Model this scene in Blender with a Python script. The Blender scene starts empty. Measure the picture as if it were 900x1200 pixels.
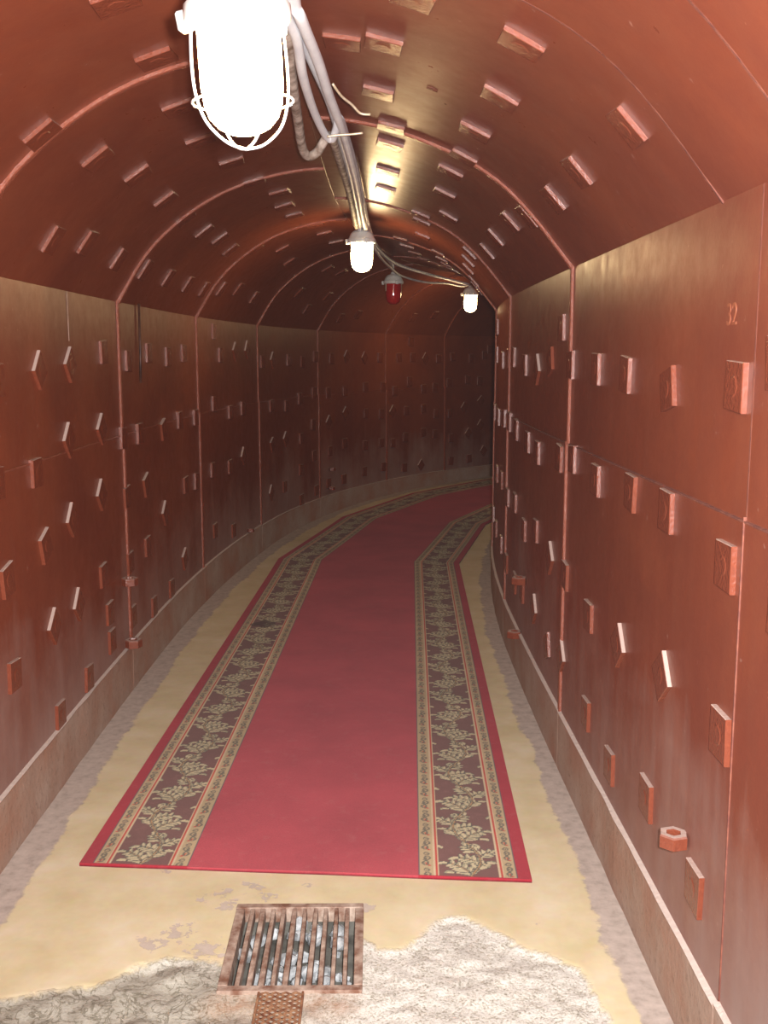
import bpy, bmesh, math, random
from mathutils import Vector, Matrix, noise
random.seed(7)
scene = bpy.context.scene
COL = scene.collection
R = math.radians

# ------------------------------------------------------------------ camera
EYE = 1.6
FPX = 1213.0                      # focal length in pixels of a 900 x 1200 frame
cam_data = bpy.data.cameras.new('camera')
cam_data.sensor_fit = 'VERTICAL'
cam_data.sensor_height = 36.0
cam_data.lens = 36.0 * FPX / 1200.0
cam_data.clip_start = 0.02
cam = bpy.data.objects.new('camera', cam_data)
COL.objects.link(cam)
cam.location = (0, 0, EYE)
cam.rotation_euler = (math.pi / 2 - math.atan((600 - 418) / FPX), 0, 0)
scene.camera = cam

# ------------------------------------------------------------------ world, flash, exposure
world = bpy.data.worlds.new('world')
scene.world = world
world.use_nodes = True
world.node_tree.nodes['Background'].inputs['Color'].default_value = (0.02, 0.015, 0.013, 1)
world.node_tree.nodes['Background'].inputs['Strength'].default_value = 0.3
_vol = world.node_tree.nodes.new('ShaderNodeVolumeScatter')      # fine dust hanging in the tunnel air
_vol.inputs['Color'].default_value = (0.90, 0.86, 0.88, 1)
_vol.inputs['Density'].default_value = 0.0005
_vol.inputs['Anisotropy'].default_value = 0.35
world.node_tree.links.new(_vol.outputs[0], world.node_tree.nodes['World Output'].inputs['Volume'])

fl = bpy.data.lights.new('camera_flash', 'SPOT')       # the photographer's flash, beside the lens
fl.energy = 900.0
fl.color = (1.0, 0.96, 0.95)
fl.shadow_soft_size = 0.02
fl.spot_size = R(100)
fl.spot_blend = 0.9
flash = bpy.data.objects.new('camera_flash', fl)
COL.objects.link(flash)
flash.location = (0.05, 0.0, EYE + 0.03)
flash.rotation_euler = cam.rotation_euler

vs = scene.view_settings
vs.view_transform = 'Standard'
vs.look = 'None'
vs.gamma = 1.0
vs.use_curve_mapping = False
vs.exposure = -0.1
LAMP_POWER = 54.0                 # radiance of a lit lamp globe
LAMP_COLOR = (1.0, 0.70, 0.35)

# lug tables: station along the axis, height (walls) or offset (vault), turn in degrees
LUGS_LEFT = [
    (3.22, 1.21, 0), (3.26, 0.89, 5), (3.28, 0.57, 0), (3.28, 1.53, 0), (3.6, 1.2, 0), (3.66, 0.93, 20), (3.7, 1.55, 45), (3.72, 0.62, 45),
    (3.74, 0.27, 0), (4, 0.97, 45), (4.02, 1.28, 45), (4.04, 0.62, 45), (4.08, 1.57, 45), (4.14, 0.29, 0), (4.42, 0.66, 0), (4.44, 1.01, 45),
    (4.5, 0.47, 0), (4.5, 1.29, 45), (4.52, 0.34, 0), (4.58, 1.62, 0), (4.86, 1.22, 0), (4.88, 0.94, 0), (4.9, 0.62, 0), (4.92, 0.35, 0),
    (5.02, 1.58, 0), (5.18, 1.22, 0), (5.26, 0.63, 0), (5.28, 0.95, 25), (5.36, 0.29, 0), (5.44, 1.62, 0), (5.68, 0.74, 45), (5.7, 1.2, 20),
    (5.78, 0.29, 0), (5.88, 1.6, 0), (6.1, 1.23, 0), (6.12, 0.39, 30), (6.2, 0.83, 0), (6.26, 1.62, 0), (6.48, 0.82, 0), (6.5, 1.22, 0),
    (6.92, 0.84, 0), (6.94, 0.42, 0), (7.02, 1.28, 0), (7.06, 1.77, 0), (7.22, 1.61, 0), (7.4, 0.81, 0), (7.44, 1.2, 0), (7.46, 0.33, 0),
    (7.62, 1.64, 45), (7.78, 0.85, 45), (7.8, 1.21, 0), (7.96, 1.65, 45), (8.4, 1.56, 0), (8.58, 0.46, 45), (8.62, 0.86, 30), (8.62, 1.19, 0),
    (8.68, 1.57, 45), (8.94, 0.46, 0), (8.98, 0.88, 45), (9.02, 1.17, 0), (9.1, 1.57, 0), (9.36, 0.28, 0), (9.36, 0.56, 0), (9.36, 1.22, 0),
    (9.38, 0.85, 0), (9.44, 1.55, 0), (9.66, 0.96, 0), (9.68, 0.66, 0), (9.7, 1.26, 0), (9.72, 0.32, 0), (9.74, 1.6, 0), (10, 0.35, 0),
    (10.02, 0.96, 45), (10.02, 1.25, 0), (10.04, 0.67, 0), (10.1, 1.58, 0), (10.34, 0.35, 0), (10.36, 0.72, 0), (10.38, 1.03, 45), (10.38, 1.25, 0),
    (10.42, 1.6, 45), (10.76, 0.38, 0), (10.78, 0.66, 0), (10.78, 1.59, 45), (10.8, 1, 0), (10.8, 1.28, 0), (11.08, 1.59, 0), (11.1, 0.66, 0),
    (11.1, 0.98, 0), (11.14, 0.39, 0), (11.14, 1.27, 0), (11.32, 0.64, 0), (11.32, 1, 45), (11.36, 1.22, 0), (11.44, 1.59, 0), (11.54, 0.34, 0),
    (11.56, 0.69, 0), (11.58, 0.99, 0), (11.64, 1.32, 0), (11.66, 1.77, 0), (11.7, 1.59, 0), (11.86, 0.34, 45), (11.9, 0.72, 0), (11.9, 1, 0),
    (11.9, 1.23, 0), (11.94, 1.58, 45), (12.12, 0.69, 0), (12.12, 1.24, 0), (12.14, 0.93, 0), (12.18, 1.58, 0), (12.38, 1.29, 0), (12.4, 0.92, 0),
    (12.42, 0.34, 0), (12.42, 0.62, 0), (12.44, 1.6, 0), (12.66, 0.98, 45), (12.72, 1.32, 0), (12.74, 0.66, 45), (12.76, 0.34, 0), (12.78, 1.58, 0),
    (12.94, 1.3, 0), (12.96, 0.75, 45), (12.96, 1.05, 45), (13.02, 0.42, 45), (13.02, 1.62, 0), (13.12, 1.69, 0),
]
LUGS_RIGHT = [
    (1.8, 1.14, 0), (1.88, 1.59, 0), (2.08, 0.81, 0), (2.1, 1.17, 0), (2.1, 1.54, 0), (2.2, 0.4, 0), (2.52, 0.8, 40), (2.54, 1.22, 0),
    (2.58, 1.52, 12), (2.62, 0.43, 0), (2.9, 1.22, 0), (2.98, 0.75, 45), (3.02, 1.55, 0), (3.04, 0.35, 0), (3.36, 1.2, 0), (3.4, 0.39, 0),
    (3.4, 0.73, 0), (3.42, 1.56, 0), (3.76, 1.23, 0), (3.84, 0.78, 0), (3.86, 1.57, 0), (3.88, 0.45, 45), (4.02, 1.21, 0), (4.06, 1.71, 0),
    (4.18, 0.78, 45), (4.2, 0.4, 20), (4.3, 1.58, 15), (4.58, 0.47, 45), (4.58, 0.83, 0), (4.58, 1.18, 0), (4.66, 1.54, 45), (4.9, 1.2, 0),
    (4.96, 0.77, 0), (4.98, 0.46, 0), (5.08, 1.56, 0), (5.28, 0.44, 0), (5.34, 0.85, 0), (5.34, 1.23, 0), (5.56, 1.6, 0), (5.68, 1.25, 0),
    (5.7, 0.46, 0), (5.7, 0.83, 0), (5.84, 1.59, 0), (6, 1.25, 0), (6.08, 0.5, 0), (6.12, 0.88, 0), (6.26, 1.58, 0), (6.48, 1.23, 0),
    (6.56, 0.52, 0), (6.56, 0.87, 0), (6.94, 1.61, 0), (6.94, 1.79, 0), (7.06, 0.54, 0), (7.14, 1.23, 0),
]
LUGS_CEILING = [
    (2.44, -0.35, 0), (2.44, 0.8, 0), (2.48, 0.31, 0), (2.48, 0.56, 0), (2.88, -0.35, 0), (2.88, 0.25, 0), (2.94, -0.68, 0), (2.94, 0.14, 0),
    (2.96, 0.57, 0), (3.02, 0.8, 0), (3.38, -0.38, 0), (3.4, 0.24, 0), (3.42, -0.65, 0), (3.44, 0.55, 0), (3.46, 0.81, 0), (3.64, -0.87, 0),
    (3.84, 0.29, 0), (3.86, -0.62, 0), (3.86, -0.39, 0), (3.86, 0.55, 0), (3.96, 0.8, 0), (4, -0.85, 0), (4.14, 0.29, 0), (4.22, 0.53, 0),
    (4.3, 0.78, 0), (4.36, -0.35, 0), (4.4, -0.63, 0), (4.52, -0.86, 0), (4.72, 0.29, 0), (4.74, 0.54, 0), (4.86, 0.78, 0), (4.88, -0.32, 0),
    (4.9, -0.64, 0), (5.02, -0.86, 0), (5.22, 0.28, 0), (5.3, 0.59, 0), (5.32, -0.25, 0), (5.38, 0.79, 0), (5.4, -0.64, 0), (5.52, -0.86, 0),
    (5.7, 0.46, 0), (5.74, -0.27, 0), (5.8, -0.63, 0), (5.96, 0.47, 0), (6, -0.86, 0), (6, 0.74, 0), (6.12, -0.26, 0), (6.22, -0.65, 0),
    (6.4, 0.75, 0), (6.42, -0.86, 0), (6.66, -0.58, 0), (6.66, 0.47, 0), (6.68, -0.2, 0), (6.82, -0.84, 0), (6.86, 0.76, 0), (7.12, -0.2, 0),
    (7.14, -0.49, 0), (7.22, -0.82, 0), (7.66, -0.2, 0), (7.7, -0.55, 0), (7.76, -0.84, 0), (8.74, -0.49, 0), (8.8, -0.75, 0), (9.14, -0.48, 0),
    (9.28, -0.85, 0), (9.52, -0.74, 0), (10.14, -0.88, 0), (10.46, -0.85, 0), (11.54, -0.84, 0), (11.9, -0.81, 0),
]

# ------------------------------------------------------------------ tunnel frame: s along the axis, u across (+ right), z up
KN = [-3, 4, 5.5, 7, 8.5, 10, 11.5, 13, 14.5, 17]
KH = [R(a) for a in (-0.78, -0.75, 0.5, 4.39, 9.04, 19.85, 33.13, 43.73, 53.56, 62.64)]
DS = 0.02


def heading(s):
    if s <= KN[0]:
        return KH[0]
    for i in range(len(KN) - 1):
        if s <= KN[i + 1]:
            t = (s - KN[i]) / (KN[i + 1] - KN[i])
            return KH[i] + t * (KH[i + 1] - KH[i])
    return KH[-1]


AX = [(-0.1722, -3.0)]
for _i in range(1040):
    _h = heading(-3 + _i * DS)
    AX.append((AX[-1][0] + math.sin(_h) * DS, AX[-1][1] + math.cos(_h) * DS))


def P(s, u, z):
    f = min(max((s + 3) / DS, 0), len(AX) - 2.001)
    i = int(f)
    t = f - i
    x = AX[i][0] + (AX[i + 1][0] - AX[i][0]) * t
    y = AX[i][1] + (AX[i + 1][1] - AX[i][1]) * t
    h = heading(s)
    return Vector((x + u * math.cos(h), y - u * math.sin(h), z))


def axes(s):
    h = heading(s)
    return Vector((math.sin(h), math.cos(h), 0)), Vector((math.cos(h), -math.sin(h), 0))


HW = 0.96                         # half width between the wall plates
PU = [-.96, -.85, -.70, -.5, -.25, 0, .25, .5, .70, .85, .96]
PZ = [1.85, 2.03, 2.19, 2.325, 2.415, 2.45, 2.42, 2.335, 2.215, 2.06, 1.92]


def _spline(xs, ys):
    n = len(xs)
    h = [xs[i + 1] - xs[i] for i in range(n - 1)]
    a = [0] * n; b = [1] * n; c = [0] * n; d = [0] * n
    for i in range(1, n - 1):
        a[i] = h[i - 1]; b[i] = 2 * (h[i - 1] + h[i]); c[i] = h[i]
        d[i] = 6 * ((ys[i + 1] - ys[i]) / h[i] - (ys[i] - ys[i - 1]) / h[i - 1])
    for i in range(1, n):
        w = a[i] / b[i - 1]
        b[i] -= w * c[i - 1]; d[i] -= w * d[i - 1]
    m = [0] * n
    for i in range(n - 2, -1, -1):
        m[i] = (d[i] - c[i] * m[i + 1]) / b[i]

    def f(x):
        i = 0
        while i < n - 2 and x > xs[i + 1]:
            i += 1
        e = x - xs[i]
        return ys[i] + e * ((ys[i + 1] - ys[i]) / h[i] - h[i] * (2 * m[i] + m[i + 1]) / 6) + e * e * m[i] / 2 + e ** 3 * (m[i + 1] - m[i]) / (6 * h[i])
    return f


arch = _spline(PU, PZ)
SPRING = {-1: 1.85, 1: 1.92}
SEAM = {-1: 1.235, 1: 1.275}
LEDGE = 0.235


def floor_z(s):
    t = min(max((s - 7) / 6, 0), 1)
    return 0.08 * t * t * (3 - 2 * t)


def arch_n(u):
    e = 0.004
    uu = min(max(u, -.955), .955)
    du, dz = 2 * e, arch(uu + e) - arch(uu - e)
    l = math.hypot(du, dz)
    return dz / l, -du / l        # inward normal (u, z)


# ------------------------------------------------------------------ materials
def mat(name):
    m = bpy.data.materials.new(name)
    m.use_nodes = True
    nt = m.node_tree
    return m, nt, nt.nodes, nt.links, nt.nodes['Principled BSDF']


def node(ns, t, **kw):
    n = ns.new(t)
    for k, v in kw.items():
        if k in n.inputs:
            n.inputs[k].default_value = v
        else:
            setattr(n, k, v)
    return n


def ramp(ns, stops, interp='LINEAR'):
    r = ns.new('ShaderNodeValToRGB')
    r.color_ramp.interpolation = interp
    while len(r.color_ramp.elements) > 1:
        r.color_ramp.elements.remove(r.color_ramp.elements[-1])
    r.color_ramp.elements[0].position = stops[0][0]
    r.color_ramp.elements[0].color = stops[0][1]
    for p, c in stops[1:]:
        e = r.color_ramp.elements.new(p)
        e.color = c
    return r


def g(v):
    return (v, v, v, 1)


def noise_tex(ns, ls, coord, scale, detail=4, rough=0.55, dist=0.0):
    n = node(ns, 'ShaderNodeTexNoise', Scale=scale, Detail=detail, Roughness=rough, Distortion=dist)
    ls.new(coord, n.inputs['Vector'])
    return n


def mixc(ns, ls, fac, a, b, blend='MIX'):
    m = node(ns, 'ShaderNodeMix', data_type='RGBA', blend_type=blend)
    for sock, v in ((m.inputs[0], fac), (m.inputs[6], a), (m.inputs[7], b)):
        if hasattr(v, 'is_output') or isinstance(v, bpy.types.NodeSocket):
            ls.new(v, sock)
        else:
            sock.default_value = v
    return m.outputs[2]


def mathn(ns, ls, op, a, b=None, c=None, clamp=False):
    m = ns.new('ShaderNodeMath')
    m.operation = op
    m.use_clamp = clamp
    for i, v in enumerate((a, b, c)):
        if v is None:
            continue
        if isinstance(v, bpy.types.NodeSocket):
            ls.new(v, m.inputs[i])
        else:
            m.inputs[i].default_value = v
    return m.outputs[0]


def srgb(r, g_, b):
    def f(v):
        v /= 255.0
        return v / 12.92 if v <= 0.04045 else ((v + 0.055) / 1.055) ** 2.4
    return (f(r), f(g_), f(b), 1)


def paint_material(name, dust=True, spec=0.36, r0=0.28, r1=0.45, bump=0.2):
    m, nt, ns, ls, b = mat(name)
    geo = ns.new('ShaderNodeNewGeometry')
    pos = geo.outputs['Position']
    n1 = noise_tex(ns, ls, pos, 1.7, 5, 0.6)
    n2 = noise_tex(ns, ls, pos, 14.0, 6, 0.65)
    mp = ns.new('ShaderNodeMapping')
    mp.inputs['Scale'].default_value = (7, 7, 0.7)
    ls.new(pos, mp.inputs['Vector'])
    n3 = noise_tex(ns, ls, mp.outputs[0], 1.6, 4, 0.6)          # runs and streaks
    n4 = noise_tex(ns, ls, pos, 120.0, 3, 0.6)
    c1 = ramp(ns, [(0.3, (0.195, 0.046, 0.022, 1)), (0.7, (0.265, 0.068, 0.030, 1))])
    ls.new(n1.outputs['Fac'], c1.inputs[0])
    f2 = ramp(ns, [(0.35, g(0)), (0.7, g(1))])
    ls.new(n2.outputs['Fac'], f2.inputs[0])
    c2 = mixc(ns, ls, mathn(ns, ls, 'MULTIPLY', f2.outputs[0], 0.35), c1.outputs[0], (0.165, 0.042, 0.026, 1))
    f3 = ramp(ns, [(0.42, g(0)), (0.75, g(1))])
    ls.new(n3.outputs['Fac'], f3.inputs[0])
    c3 = mixc(ns, ls, mathn(ns, ls, 'MULTIPLY', f3.outputs[0], 0.35), c2, (0.24, 0.080, 0.042, 1))
    n5 = noise_tex(ns, ls, pos, 0.9, 4, 0.65, 0.6)
    f5 = ramp(ns, [(0.40, g(0)), (0.62, g(1))])
    ls.new(n5.outputs['Fac'], f5.inputs[0])
    c3 = mixc(ns, ls, mathn(ns, ls, 'MULTIPLY', f5.outputs[0], 0.45), c3, (0.135, 0.033, 0.021, 1))
    rough_in = ramp(ns, [(0.3, g(r0)), (0.75, g(r1))])
    ls.new(n2.outputs['Fac'], rough_in.inputs[0])
    rough = rough_in.outputs[0]
    col = c3
    # scattered pale scuffs and chips
    v = node(ns, 'ShaderNodeTexNoise', Scale=38.0, Detail=2.0, Roughness=0.5)
    ls.new(pos, v.inputs['Vector'])
    fs = ramp(ns, [(0.735, g(0)), (0.76, g(1))])
    ls.new(v.outputs['Fac'], fs.inputs[0])
    col = mixc(ns, ls, mathn(ns, ls, 'MULTIPLY', fs.outputs[0], 0.35), col, (0.42, 0.25, 0.2, 1))
    if dust:                                                    # grey concrete dust splashed up from the floor
        sep = ns.new('ShaderNodeSeparateXYZ')
        ls.new(pos, sep.inputs[0])
        d = mathn(ns, ls, 'MULTIPLY_ADD', sep.outputs['Z'], -1.15, 0.84)
        d = mathn(ns, ls, 'ADD', d, mathn(ns, ls, 'MULTIPLY', mathn(ns, ls, 'SUBTRACT', n1.outputs['Fac'], 0.5), 1.5))
        d = mathn(ns, ls, 'ADD', d, mathn(ns, ls, 'MULTIPLY', mathn(ns, ls, 'SUBTRACT', n3.outputs['Fac'], 0.5), 0.7), clamp=True)
        d = mathn(ns, ls, 'MULTIPLY', d, 0.85)
        col = mixc(ns, ls, d, col, (0.36, 0.27, 0.24, 1))
        rough = mathn(ns, ls, 'MULTIPLY_ADD', d, 0.45, rough)
    ls.new(col, b.inputs['Base Color'])
    ls.new(rough, b.inputs['Roughness'])
    b.inputs['Specular IOR Level'].default_value = spec
    bp = node(ns, 'ShaderNodeBump', Strength=bump, Distance=0.008)
    hsum = mathn(ns, ls, 'MULTIPLY_ADD', n4.outputs['Fac'], 0.12, mathn(ns, ls, 'MULTIPLY', n2.outputs['Fac'], 0.45))
    hsum = mathn(ns, ls, 'MULTIPLY_ADD', n1.outputs['Fac'], 0.9, hsum)
    ls.new(hsum, bp.inputs['Height'])
    ls.new(bp.outputs[0], b.inputs['Normal'])
    return m


M_WALL = paint_material('oil_paint_wall')
M_CEIL = paint_material('oil_paint_vault', False, 0.48, 0.27, 0.40, 0.13)


def rib_material():
    m, nt, ns, ls, b = mat('painted_weld')
    geo = ns.new('ShaderNodeNewGeometry')
    n = noise_tex(ns, ls, geo.outputs['Position'], 110, 4, 0.65)
    c = ramp(ns, [(0.3, (0.22, 0.056, 0.031, 1)), (0.75, (0.33, 0.10, 0.058, 1))])
    ls.new(n.outputs['Fac'], c.inputs[0])
    ls.new(c.outputs[0], b.inputs['Base Color'])
    b.inputs['Roughness'].default_value = 0.22
    bp = node(ns, 'ShaderNodeBump', Strength=0.9, Distance=0.006)
    ls.new(n.outputs['Fac'], bp.inputs['Height'])
    ls.new(bp.outputs[0], b.inputs['Normal'])
    return m


M_RIB = rib_material()


def lug_material():
    m, nt, ns, ls, b = mat('painted_bolt_plate')
    geo = ns.new('ShaderNodeNewGeometry')
    n = noise_tex(ns, ls, geo.outputs['Position'], 95, 4, 0.65)
    c = ramp(ns, [(0.3, (0.165, 0.040, 0.021, 1)), (0.75, (0.22, 0.056, 0.028, 1))])
    ls.new(n.outputs['Fac'], c.inputs[0])
    sep = ns.new('ShaderNodeSeparateXYZ')
    ls.new(geo.outputs['True Normal'], sep.inputs[0])
    up = ramp(ns, [(0.45, g(0)), (0.62, g(1))])                  # dust lying on the upward edges
    ls.new(sep.outputs['Z'], up.inputs[0])
    col = mixc(ns, ls, mathn(ns, ls, 'MULTIPLY', up.outputs[0], 0.85), c.outputs[0], (0.52, 0.41, 0.36, 1))
    ls.new(col, b.inputs['Base Color'])
    b.inputs['Roughness'].default_value = 0.22
    bp = node(ns, 'ShaderNodeBump', Strength=0.4, Distance=0.006)
    ls.new(n.outputs['Fac'], bp.inputs['Height'])
    ls.new(bp.outputs[0], b.inputs['Normal'])
    return m


M_LUG = lug_material()


def kerb_material():
    m, nt, ns, ls, b = mat('dusty_painted_kerb')
    geo = ns.new('ShaderNodeNewGeometry')
    pos = geo.outputs['Position']
    n1 = noise_tex(ns, ls, pos, 3.2, 5, 0.6)
    n2 = noise_tex(ns, ls, pos, 40, 5, 0.7)
    c = ramp(ns, [(0.30, (0.36, 0.17, 0.11, 1)), (0.5, (0.38, 0.25, 0.19, 1)), (0.7, (0.43, 0.33, 0.27, 1))])
    ls.new(n1.outputs['Fac'], c.inputs[0])
    f = ramp(ns, [(0.56, g(0)), (0.66, g(1))])
    ls.new(n2.outputs['Fac'], f.inputs[0])
    col = mixc(ns, ls, mathn(ns, ls, 'MULTIPLY', f.outputs[0], 0.45), c.outputs[0], (0.18, 0.11, 0.08, 1))
    sep = ns.new('ShaderNodeSeparateXYZ')
    ls.new(geo.outputs['Normal'], sep.inputs[0])
    up = ramp(ns, [(0.55, g(0)), (0.8, g(1))])                   # pale dust lying on the ledge
    ls.new(sep.outputs['Z'], up.inputs[0])
    col = mixc(ns, ls, up.outputs[0], col, (0.62, 0.52, 0.46, 1))
    ls.new(col, b.inputs['Base Color'])
    b.inputs['Roughness'].default_value = 0.75
    bp = node(ns, 'ShaderNodeBump', Strength=0.5, Distance=0.008)
    ls.new(n2.outputs['Fac'], bp.inputs['Height'])
    ls.new(bp.outputs[0], b.inputs['Normal'])
    return m


M_KERB = kerb_material()


def floor_material():
    m, nt, ns, ls, b = mat('yellow_painted_concrete')
    geo = ns.new('ShaderNodeNewGeometry')
    pos = geo.outputs['Position']
    au = node(ns, 'ShaderNodeAttribute', attribute_name='edge')
    ar = node(ns, 'ShaderNodeAttribute', attribute_name='broken')
    ap = node(ns, 'ShaderNodeAttribute', attribute_name='peel')
    n1 = noise_tex(ns, ls, pos, 5.0, 5, 0.6)
    n2 = noise_tex(ns, ls, pos, 26, 6, 0.65)
    n3 = noise_tex(ns, ls, pos, 130, 4, 0.7)
    # bare grey concrete
    cg = ramp(ns, [(0.25, srgb(158, 146, 136)), (0.5, srgb(186, 174, 164)), (0.75, srgb(202, 190, 180))])
    ls.new(n2.outputs['Fac'], cg.inputs[0])
    # yellow paint
    cy = ramp(ns, [(0.3, srgb(206, 192, 152)), (0.55, srgb(218, 205, 170)), (0.75, srgb(226, 216, 190))])
    ls.new(n1.outputs['Fac'], cy.inputs[0])
    fine = mixc(ns, ls, 0.25, cy.outputs[0], n2.outputs['Color'], 'SOFT_LIGHT')
    # ragged edge of the paint film
    e = mathn(ns, ls, 'ADD', au.outputs['Fac'], mathn(ns, ls, 'MULTIPLY', mathn(ns, ls, 'SUBTRACT', n1.outputs['Fac'], 0.5), 0.075))
    e = mathn(ns, ls, 'ADD', e, mathn(ns, ls, 'MULTIPLY', mathn(ns, ls, 'SUBTRACT', n2.outputs['Fac'], 0.5), 0.05))
    me = ramp(ns, [(0.495, g(0)), (0.505, g(1))])
    ls.new(mathn(ns, ls, 'ADD', e, 0.5), me.inputs[0])
    # peeled spots
    pk = mathn(ns, ls, 'ADD', ap.outputs['Fac'], mathn(ns, ls, 'MULTIPLY', mathn(ns, ls, 'SUBTRACT', n2.outputs['Fac'], 0.5), 1.9))
    mpk = ramp(ns, [(0.54, g(1)), (0.60, g(0.15))])
    ls.new(pk, mpk.inputs[0])
    mask = mathn(ns, ls, 'MULTIPLY', me.outputs[0], mpk.outputs[0])
    col = mixc(ns, ls, mask, cg.outputs[0], fine)
    # broken rubble concrete at the drain
    cb = ramp(ns, [(0.34, srgb(124, 118, 104)), (0.44, srgb(186, 182, 168)), (0.52, srgb(220, 218, 208)), (0.8, srgb(234, 233, 228))])
    ls.new(mathn(ns, ls, 'MULTIPLY_ADD', n3.outputs['Fac'], 0.75, mathn(ns, ls, 'MULTIPLY', n2.outputs['Fac'], 0.28)), cb.inputs[0])
    aw = node(ns, 'ShaderNodeAttribute', attribute_name='wet')
    cb2 = mixc(ns, ls, mathn(ns, ls, 'MULTIPLY', aw.outputs['Fac'], 0.75), cb.outputs[0], mixc(ns, ls, n2.outputs['Fac'], srgb(112, 108, 92), srgb(190, 186, 170)))
    # dark cracks and holes between the lumps
    n6 = noise_tex(ns, ls, pos, 17, 5, 0.6, 0.8)
    ck = ramp(ns, [(0.465, g(0)), (0.495, g(1)), (0.505, g(1)), (0.535, g(0))])
    ls.new(n6.outputs['Fac'], ck.inputs[0])
    cb2 = mixc(ns, ls, mathn(ns, ls, 'MULTIPLY', ck.outputs[0], mathn(ns, ls, 'MULTIPLY_ADD', aw.outputs['Fac'], 0.5, 0.18)), cb2, srgb(98, 92, 74))
    br = mathn(ns, ls, 'ADD', ar.outputs['Fac'], mathn(ns, ls, 'MULTIPLY', mathn(ns, ls, 'SUBTRACT', n2.outputs['Fac'], 0.5), 0.05))
    mb = ramp(ns, [(0.492, g(0)), (0.508, g(1))])
    ls.new(mathn(ns, ls, 'ADD', br, 0.5), mb.inputs[0])
    col = mixc(ns, ls, mb.outputs[0], col, cb2)
    ar2 = node(ns, 'ShaderNodeAttribute', attribute_name='rust')
    rk = mathn(ns, ls, 'MULTIPLY', ar2.outputs['Fac'], mathn(ns, ls, 'MULTIPLY_ADD', n2.outputs['Fac'], 1.6, -0.3), clamp=True)
    col = mixc(ns, ls, rk, col, srgb(150, 98, 52))
    ls.new(col, b.inputs['Base Color'])
    ls.new(mathn(ns, ls, 'MULTIPLY_ADD', mask, -0.2, 0.85), b.inputs['Roughness'])
    b.inputs['Specular IOR Level'].default_value = 0.3
    bp = node(ns, 'ShaderNodeBump', Strength=0.45, Distance=0.01)
    hh = mathn(ns, ls, 'MULTIPLY_ADD', n3.outputs['Fac'], mathn(ns, ls, 'MULTIPLY_ADD', mb.outputs[0], 0.9, 0.05), mathn(ns, ls, 'MULTIPLY', mask, 0.15))
    hh = mathn(ns, ls, 'MULTIPLY_ADD', n2.outputs['Fac'], mathn(ns, ls, 'MULTIPLY_ADD', mb.outputs[0], 0.35, 0.08), hh)
    ls.new(hh, bp.inputs['Height'])
    ls.new(bp.outputs[0], b.inputs['Normal'])
    return m


M_FLOOR = floor_material()


def plain(name, c1, c2, rough=0.5, scale=30, metal=0.0, bump=0.2, dist=0.004):
    m, nt, ns, ls, b = mat(name)
    tc = ns.new('ShaderNodeTexCoord')
    n = noise_tex(ns, ls, tc.outputs['Object'], scale, 4, 0.6)
    r = ramp(ns, [(0.35, c1), (0.68, c2)])
    ls.new(n.outputs['Fac'], r.inputs[0])
    ls.new(r.outputs[0], b.inputs['Base Color'])
    b.inputs['Roughness'].default_value = rough
    b.inputs['Metallic'].default_value = metal
    bp = node(ns, 'ShaderNodeBump', Strength=bump, Distance=dist)
    ls.new(n.outputs['Fac'], bp.inputs['Height'])
    ls.new(bp.outputs[0], b.inputs['Normal'])
    return m


M_RUST = plain('rusty_iron', srgb(116, 80, 62), srgb(190, 172, 156), 0.8, 22, 0.0, 0.5)
M_RUST2 = plain('rusty_mesh', srgb(104, 58, 36), srgb(160, 120, 88), 0.85, 40, 0.0, 0.5)
M_PIT = plain('pit_concrete', srgb(70, 68, 62), srgb(120, 118, 110), 0.9, 14, 0.0, 0.6)
M_RUBBLE = plain('pit_rubble', srgb(120, 124, 126), srgb(200, 204, 206), 0.8, 25, 0.0, 0.6)
M_CABLE = plain('white_cable_sheath', srgb(226, 228, 232), srgb(244, 246, 248), 0.45, 12, 0.0, 0.02)
M_CABLE_OLD = plain('grimy_cable_sheath', srgb(112, 92, 78), srgb(206, 192, 180), 0.6, 22, 0.0, 0.08)
M_CABLE_GREY = plain('grey_cable_sheath', srgb(196, 198, 204), srgb(226, 228, 232), 0.45, 12, 0.0, 0.02)
M_WIRE = plain('tie_wire', srgb(190, 170, 140), srgb(222, 205, 180), 0.4, 50, 0.3, 0.1)
M_CAP = plain('lamp_housing_enamel', srgb(200, 196, 188), srgb(222, 220, 214), 0.4, 25, 0.0, 0.1)
M_CAGE = plain('cage_wire_enamel', srgb(226, 224, 220), srgb(240, 238, 236), 0.35, 30, 0.0, 0.05)
M_SEAM = plain('dark_weld_seam', (0.12, 0.032, 0.022, 1), (0.22, 0.07, 0.04, 1), 0.8, 40)
M_ROD = plain('dark_rod', srgb(52, 30, 24), srgb(90, 54, 40), 0.5, 30, 0.0, 0.2)
M_MARK = plain('stencil_paint', (0.26, 0.07, 0.034, 1), (0.33, 0.12, 0.06, 1), 0.4, 30)
M_MARK_DARK = plain('stencil_paint_dark', (0.13, 0.035, 0.025, 1), (0.17, 0.05, 0.03, 1), 0.4, 30)
M_DRIP = plain('grey_paint_drip', srgb(150, 120, 105), srgb(176, 150, 136), 0.5, 30)

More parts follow.
